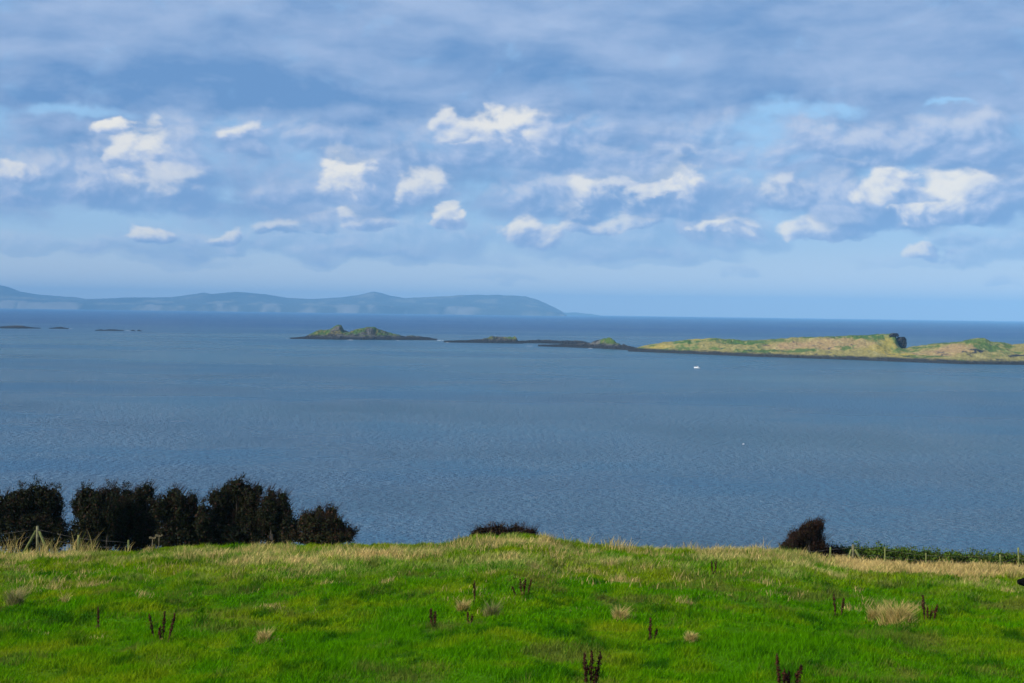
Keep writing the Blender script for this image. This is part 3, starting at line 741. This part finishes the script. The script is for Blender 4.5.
for cr, wt, lab in (([(-30,327.8),(0,326.6),(14,325.6),(22,325.7),(30,327),(41,328)], [(-30,328.2),(41,328.6)], 'flat dark skerry at the left edge'),
                    ([(49,328.2),(56,327.2),(61,326.7),(64,327.5),(69,328.3)], [(49,328.7),(69,329)], 'small dark skerry next to the leftmost one'),
                    ([(95,330.2),(101,329.2),(104,330),(109,329.3),(116,329.5),(124,330.4)], [(95,330.7),(124,331)], 'thin dark skerry with a notch'),
                    ([(130.5,330.6),(133,329.8),(135.5,330.8)], [(130.5,331),(135.5,331.1)], 'tiny rock, left of the last pair'),
                    ([(137,330.6),(139,329.7),(142,331)], [(137,331.1),(142,331.3)], 'tiny rock, right of the last pair')):
    island('skerry', cr, wt, 60, rock_cols(-.6), 50, nu=60, nw=26, rough=.35, label=lab)

def sea_stack():
    rock_m = plain('stack_rock', (.030, .030, .032), .95, .5, .35, .6)
    Y = on_sea(900, 361).y + 100
    root = None
    def slab(tops, base, name, dep, lab):
        nu, nv = 14, 18
        c0 = at(np.mean([t[0] for t in tops]), base, Y)
        bm = bmesh.new(); px = np.linspace(tops[0][0], tops[-1][0], nu); rings = []
        for layer in range(nv+1):
            f = layer/nv; ring = []
            for side in (0, 1):
                for i in (range(nu) if side == 0 else reversed(range(nu))):
                    b = at(px[i], base, Y); t = at(px[i], np.interp(px[i], *zip(*tops)), Y)
                    q = b.lerp(t, f)-c0; q.y += (-dep if side == 0 else dep)*(1-.25*f) ; 
                    q += Vector((random.uniform(-.9, .9), random.uniform(-1.2, 1.2), random.uniform(-.5, .5)))
                    ring.append(bm.verts.new(q))
            rings.append(ring)
        n = len(rings[0])
        for a, b in zip(rings[:-1], rings[1:]):
            for i in range(n): bm.faces.new((a[i], a[(i+1) % n], b[(i+1) % n], b[i]))
        bm.faces.new(rings[-1])
        me = bpy.data.meshes.new(name); bm.to_mesh(me); bm.free()
        o = link(name, me, rock_m); o.location = c0; tag(o, lab, 'rock', kind='structure')
    slab([(894.5,345),(896.5,341.5),(898,338.5),(900,337),(902.5,336.4),(904,337.2),(904.6,340)], 350, 'sea_stack', 7, 'dark square rock stack in the notch of the long island')
    slab([(886.5,346),(888,344),(889,343.5),(891,345.5)], 349, 'rock', 4, 'small dark rock left of the square stack')
    slab([(889,335.6),(892,334),(896,333),(896.8,334.2)], 336.4, 'rock', 6, 'dark cap of rock at the cliff edge left of the stack')
sea_stack()

# far shore
def far_shore():
    crest = [(-260,291),(-160,283),(-80,279),(-30,282),(0,285),(8,287),(20,291.3),(40,294.8),(60,296),(75,297),(85,298.5),(100,298.6),(130,297.5),(170,297),(190,294.5),(203,292.5),(212,294),(222,293),(235,291.4),(248,292.4),(265,294),(285,297.5),(310,299),(340,297.5),(358,295),(366,293),(374,291.2),(382,293),(392,296),(405,298),(430,297),(450,296),(460,294.8),(500,294.6),(525,296),(537,299.3),(550,305),(562,311.5),(567,315.2)]
    Y0 = 21000.0; px = np.linspace(-260, 567, 900); yc = np.interp(px, *zip(*crest))
    yc = yc + .35*fbm(px/9, px*0, 3, 3)
    nw = 60; w = np.linspace(0, 1, nw)[:, None]; dep = 5200.0
    X = np.zeros((nw, len(px))); Y = X.copy(); Z = X.copy()
    for i, p in enumerate(px):
        yy = Y0 + dep*w[:, 0]; d = ray(p, 310); X[:, i] = d.x/d.y*yy; Y[:, i] = yy
        c = at(p, yc[i], Y0+dep*.55); zc = max(c.z, 1)
        t = np.where(w[:, 0] < .55, w[:, 0]/.55, (1-w[:, 0])/.45)
        cliff = min(zc*.35, 95)*sstep(t, 0, .05)
        Z[:, i] = cliff + (zc-cliff)*np.where(w[:, 0] < .55, t**1.15, t)
    T = np.where(w < .55, w/.55, (1-w)/.45)*np.ones((1, len(px)))
    n = fbm(X/900, Y/1500, 61, 6, .55); n2 = fbm(X/300, Y/500, 71, 4, .6)
    Z = Z*(1 + .45*n*(1-T**3)) + 22*n2*(1-T**2)
    Z = np.where(T < .01, -3.5, Z)
    c = np.ones(X.shape+(3,))*np.array([.050, .052, .040])
    c = mixc(c, np.array([.17, .15, .10]), sstep(n2+.4*n, .05, .3)*.9); c = mixc(c, np.array([.014, .016, .014]), sstep(n, .05, .35)*.85)
    c = mixc(c, np.array([.20, .18, .15]), sstep(n2+n, .15, .5)*(1-sstep(T, .05, .16)))
    m = tinted('far_land', .95, nscale=.004, nvar=.3, bump=None)
    tag(link('hills', grid_mesh('hills', X, Y, Z, c), m), 'blue hazy hills of the far shore ending in a flat topped headland', 'hills', kind='structure')
    # a second, fainter headland beyond
    px = np.linspace(540, 604, 60); yc = np.interp(px, [540, 552, 568, 575, 583, 592, 604], [313, 312.3, 312.6, 312.2, 313.2, 314, 316]); Y1 = 29500
    X = np.zeros((12, 60)); Y = X.copy(); Z = X.copy(); w = np.linspace(0, 1, 12)
    for i, p in enumerate(px):
        yy = Y1 + 2500*w; d = ray(p, 310); X[:, i] = d.x/d.y*yy; Y[:, i] = yy
        Z[:, i] = np.maximum(at(p, yc[i], Y1+1250).z, .5)*np.sin(np.pi*w)-1
    tag(link('headland_hill', grid_mesh('headland_hill', X, Y, Z, np.ones(X.shape+(3,))*np.array([.07, .08, .045])), m), 'faint low headland beyond the end of the hazy hills', 'hills', kind='structure')
far_shore()

# foam where swell breaks on the skerries
def foam():
    m = plain('sea_foam', (.75, .78, .80), .7, .1, .5)
    V, F, s, n = [], [], [], 0
    for cx, cy, wpx, hm in ((70.5,329,2.5,9),(127.5,330.7,2.4,9),(129.8,331.1,1.6,6),(136.3,331.2,1.2,6),(397.5,340.8,2,4),(440,340.6,5,5),(447,342.6,3,4),(288,339,3,4),(530,346.3,7,4),(350,340.2,5,3),(590,348.6,4,3)):
        for q in range(6):
            c = on_sea(cx+random.uniform(-.5, .5)*wpx, cy); k = c.y/FPX
            a0 = wpx*k*random.uniform(.12, .3); b0 = hm*random.uniform(.3, .8); ring = 12
            for i in range(ring):
                a = 2*math.pi*i/ring; r = random.uniform(.6, 1.1)
                V.append((c.x+math.cos(a)*a0*r, c.y+math.sin(a)*b0*r, .25+.012*q))
            V.append((c.x, c.y, .55+.012*q))
            for i in range(ring): F += [n+i, n+(i+1) % ring, n+ring]; s.append(3)
            n += ring+1
    tag(link('sea_foam', np_mesh('sea_foam', np.array(V), np.array(F), np.array(s, np.int32)), m), kind='stuff')
foam()

# ------------------------------------------------------------------ boat and float
def bm_obj(name, bm, mat, parent=None, smooth=False):
    me = bpy.data.meshes.new(name); bmesh.ops.recalc_face_normals(bm, faces=bm.faces); bm.to_mesh(me); bm.free()
    if smooth: me.polygons.foreach_set('use_smooth', np.ones(len(me.polygons), bool))
    return link(name, me, mat, parent)
def boat():
    white = plain('white_gelcoat', (.80, .81, .82), .3, .05, 2, spec=.5); grey = plain('boat_deck', (.42, .44, .45), .6, .1, 3); dark = plain('boat_glass', (.02, .03, .04), .1, .2, 3, spec=.5)
    blackm = plain('engine_cowl', (.03, .03, .035), .4, .2, 4)
    p = on_sea(697, 368.2)
    root = empty('motor_boat', p, 'small white motor boat with a cabin on the water below the long island', 'boat')
    root.rotation_euler = (0, 0, rad(-38)); root.scale = (.82, .82, .82)
    L = 6.4
    bm = bmesh.new(); rings = []
    for i in range(13):
        t = i/12; x = L*(.5-t)                      # stern at +x, bow at -x
        b = 1.15*(1-max(0, (t-.35)/.65)**2.2)+.02; sh = .75+.45*t**2; dr = -.35+.45*max(0, t-.6)/.4*.8
        rings.append([bm.verts.new((x-.35*t*(s == b), y, z)) for s, y, z in ((b, -b, sh), (0, -b*.82, .15), (0, 0, dr), (0, b*.82, .15), (b, b, sh))])
    for a, c in zip(rings[:-1], rings[1:]):
        for i in range(4): bm.faces.new((a[i], a[i+1], c[i+1], c[i]))
    bm.faces.new(rings[0]); bm.faces.new(rings[-1])
    gun = [(r[0].co.copy(), r[4].co.copy()) for r in rings]
    bm_obj('hull', bm, white, root)
    bm = bmesh.new()
    a = [[bm.verts.new((q.x, q.y*.93, q.z-.12)) for q in g_] for g_ in gun]
    for u, v in zip(a[:-1], a[1:]): bm.faces.new((u[0], u[1], v[1], v[0]))
    bm_obj('deck', bm, grey, root)
    bm = bmesh.new()
    V = [bm.verts.new(c) for c in ((1.5,-.85,.7),(1.5,.85,.7),(-1.1,.8,.75),(-1.1,-.8,.75),(1.35,-.72,2.05),(1.35,.72,2.05),(-.45,.66,2.05),(-.45,-.66,2.05))]
    for f in ((0,1,2,3),(4,5,6,7),(0,1,5,4),(1,2,6,5),(2,3,7,6),(3,0,4,7)): bm.faces.new([V[i] for i in f])
    bmesh.ops.bevel(bm, geom=bm.edges[:], offset=.06, segments=2, affect='EDGES')
    cb = bm_obj('cabin', bm, white, root)
    for sgn in (-1, 1):
        bm = bmesh.new(); q = [bm.verts.new(c) for c in ((1.25,sgn*.812,1.3),(-.65,sgn*.772,1.3),(-.40,sgn*.70,1.88),(1.2,sgn*.752,1.88))]
        bm.faces.new(q); bmesh.ops.solidify(bm, geom=bm.faces[:], thickness=.03); bm_obj('window', bm, dark, cb)
    bm = bmesh.new(); q = [bm.verts.new(c) for c in ((-.84,-.66,1.3),(-.84,.66,1.3),(-.55,.58,1.9),(-.55,-.58,1.9))]
    bm.faces.new(q); bmesh.ops.solidify(bm, geom=bm.faces[:], thickness=.03); bm_obj('windscreen', bm, dark, cb)
    bm = bmesh.new(); bmesh.ops.create_cube(bm, size=1)
    for v in bm.verts: v.co = Vector((3.4+v.co.x*.45*(1 if v.co.z > 0 else .6), v.co.y*.4, .65+v.co.z*.9))
    bmesh.ops.bevel(bm, geom=bm.edges[:], offset=.08, segments=2, affect='EDGES'); bm_obj('outboard_motor', bm, blackm, root)
    link('rail', np_mesh('rail', *tubes([(Vector((-1.2, s*.85, 1.25)), .03, Vector((-3.0, s*.25, 1.6)), .03) for s in (-1, 1)]+[(Vector((-3.0, -.25, 1.6)), .03, Vector((-3.0, .25, 1.6)), .03)]+[(Vector((-2.1, s*.6, .85)), .025, Vector((-2.1, s*.55, 1.43)), .025) for s in (-1, 1)])), grey, root)
boat()
def buoy():
    p = on_sea(743.5, 444.6); m = plain('float_plastic', (.36, .42, .50), .5, .1, 3)
    root = empty('mooring_float', p, 'small pale float alone on the open water right of centre', 'float')
    bm = bmesh.new(); bmesh.ops.create_uvsphere(bm, u_segments=16, v_segments=10, radius=.36)
    for v in bm.verts: v.co.z = v.co.z*.8+.12
    bm_obj('body', bm, m, root, True)
    segs = [(Vector((.12*math.cos(a), 0, .5+.12*math.sin(a))), .025, Vector((.12*math.cos(a+.52), 0, .5+.12*math.sin(a+.52))), .025) for a in np.arange(0, 6.28, .52)]
    link('lifting_ring', np_mesh('lifting_ring', *tubes(segs)), wire_m, root)
buoy()

# ------------------------------------------------------------------ cow at the right edge (its muzzle and throat reach into the picture)
def cow():
    hide = plain('black_hide', (.005, .005, .005), 1.0, .3, 5, 0, spec=0.0)
    foot = hit(1046, 617); Y = foot.y
    nose = at(1016.5, 582.5, Y)
    H = nose.z - foot.z                                     # muzzle height above the ground
    s = 1.0
    bm = bmesh.new(); rl = bm.verts.layers.skin.verify()
    def V(x, y, z, r, r2=None):
        v = bm.verts.new((x, y, z)); v[rl].radius = (r, r2 or r); return v
    def chain(*vs):
        for a, b in zip(vs[:-1], vs[1:]): bm.edges.new((a, b))
    # x runs back from the muzzle, z up from the ground
    pel = V(2.25, 0, 1.08, .33, .36); bel = V(1.75, 0, 1.00, .36, .40); rib = V(1.30, 0, 1.02, .34, .38); sho = V(.95, 0, 1.06, .28, .34)
    nk = V(.66, 0, 1.10, .20, .28); nk2 = V(.47, 0, H-.02, .14, .22); pol = V(.32, 0, H+.035, .12, .165); fc = V(.17, 0, H+.01, .092, .115); mz = V(.06, 0, H+.02, .075, .08); tip = V(.02, 0, H+.02, .06, .06)
    chain(pel, bel, rib, sho, nk, nk2, pol, fc, mz, tip)
    for sg in (-1, 1):
        e1 = V(.40, sg*.12, H+.16, .03); e2 = V(.43, sg*.24, H+.17, .05, .025); e3 = V(.45, sg*.33, H+.14, .015); chain(pol, e1, e2, e3)
        off = .06*sg
        a = V(.98, sg*.19, .78, .13); b = V(.96+off, sg*.19, .50, .075); c = V(.98+off, sg*.19, .24, .05); d = V(.96+off, sg*.19, .09, .052); e = V(.93+off, sg*.19, .03, .062); chain(sho, a, b, c, d, e)
        a = V(2.30, sg*.20, .80, .19, .15); b = V(2.22-off, sg*.20, .58, .11); c = V(2.42-off, sg*.20, .40, .06); d = V(2.38-off, sg*.20, .12, .048); e = V(2.34-off, sg*.20, .03, .062); chain(pel, a, b, c, d, e)
    t1 = V(2.58, 0, 1.24, .06); t2 = V(2.66, 0, .95, .03); t3 = V(2.66, .03, .60, .025); t4 = V(2.65, .03, .42, .045); chain(pel, t1, t2, t3, t4)
    pel[rl].use_root = True
    me = bpy.data.meshes.new('cow'); bm.to_mesh(me); bm.free()
    o = link('cow', me, hide); o.location = (nose.x, Y, foot.z)
    o.modifiers.new('skin', 'SKIN').use_smooth_shade = True
    sub = o.modifiers.new('sub', 'SUBSURF'); sub.levels = 2; sub.render_levels = 2
    tag(o, 'black cow at the right edge of the field, only its muzzle and throat in view', 'cow')
cow()
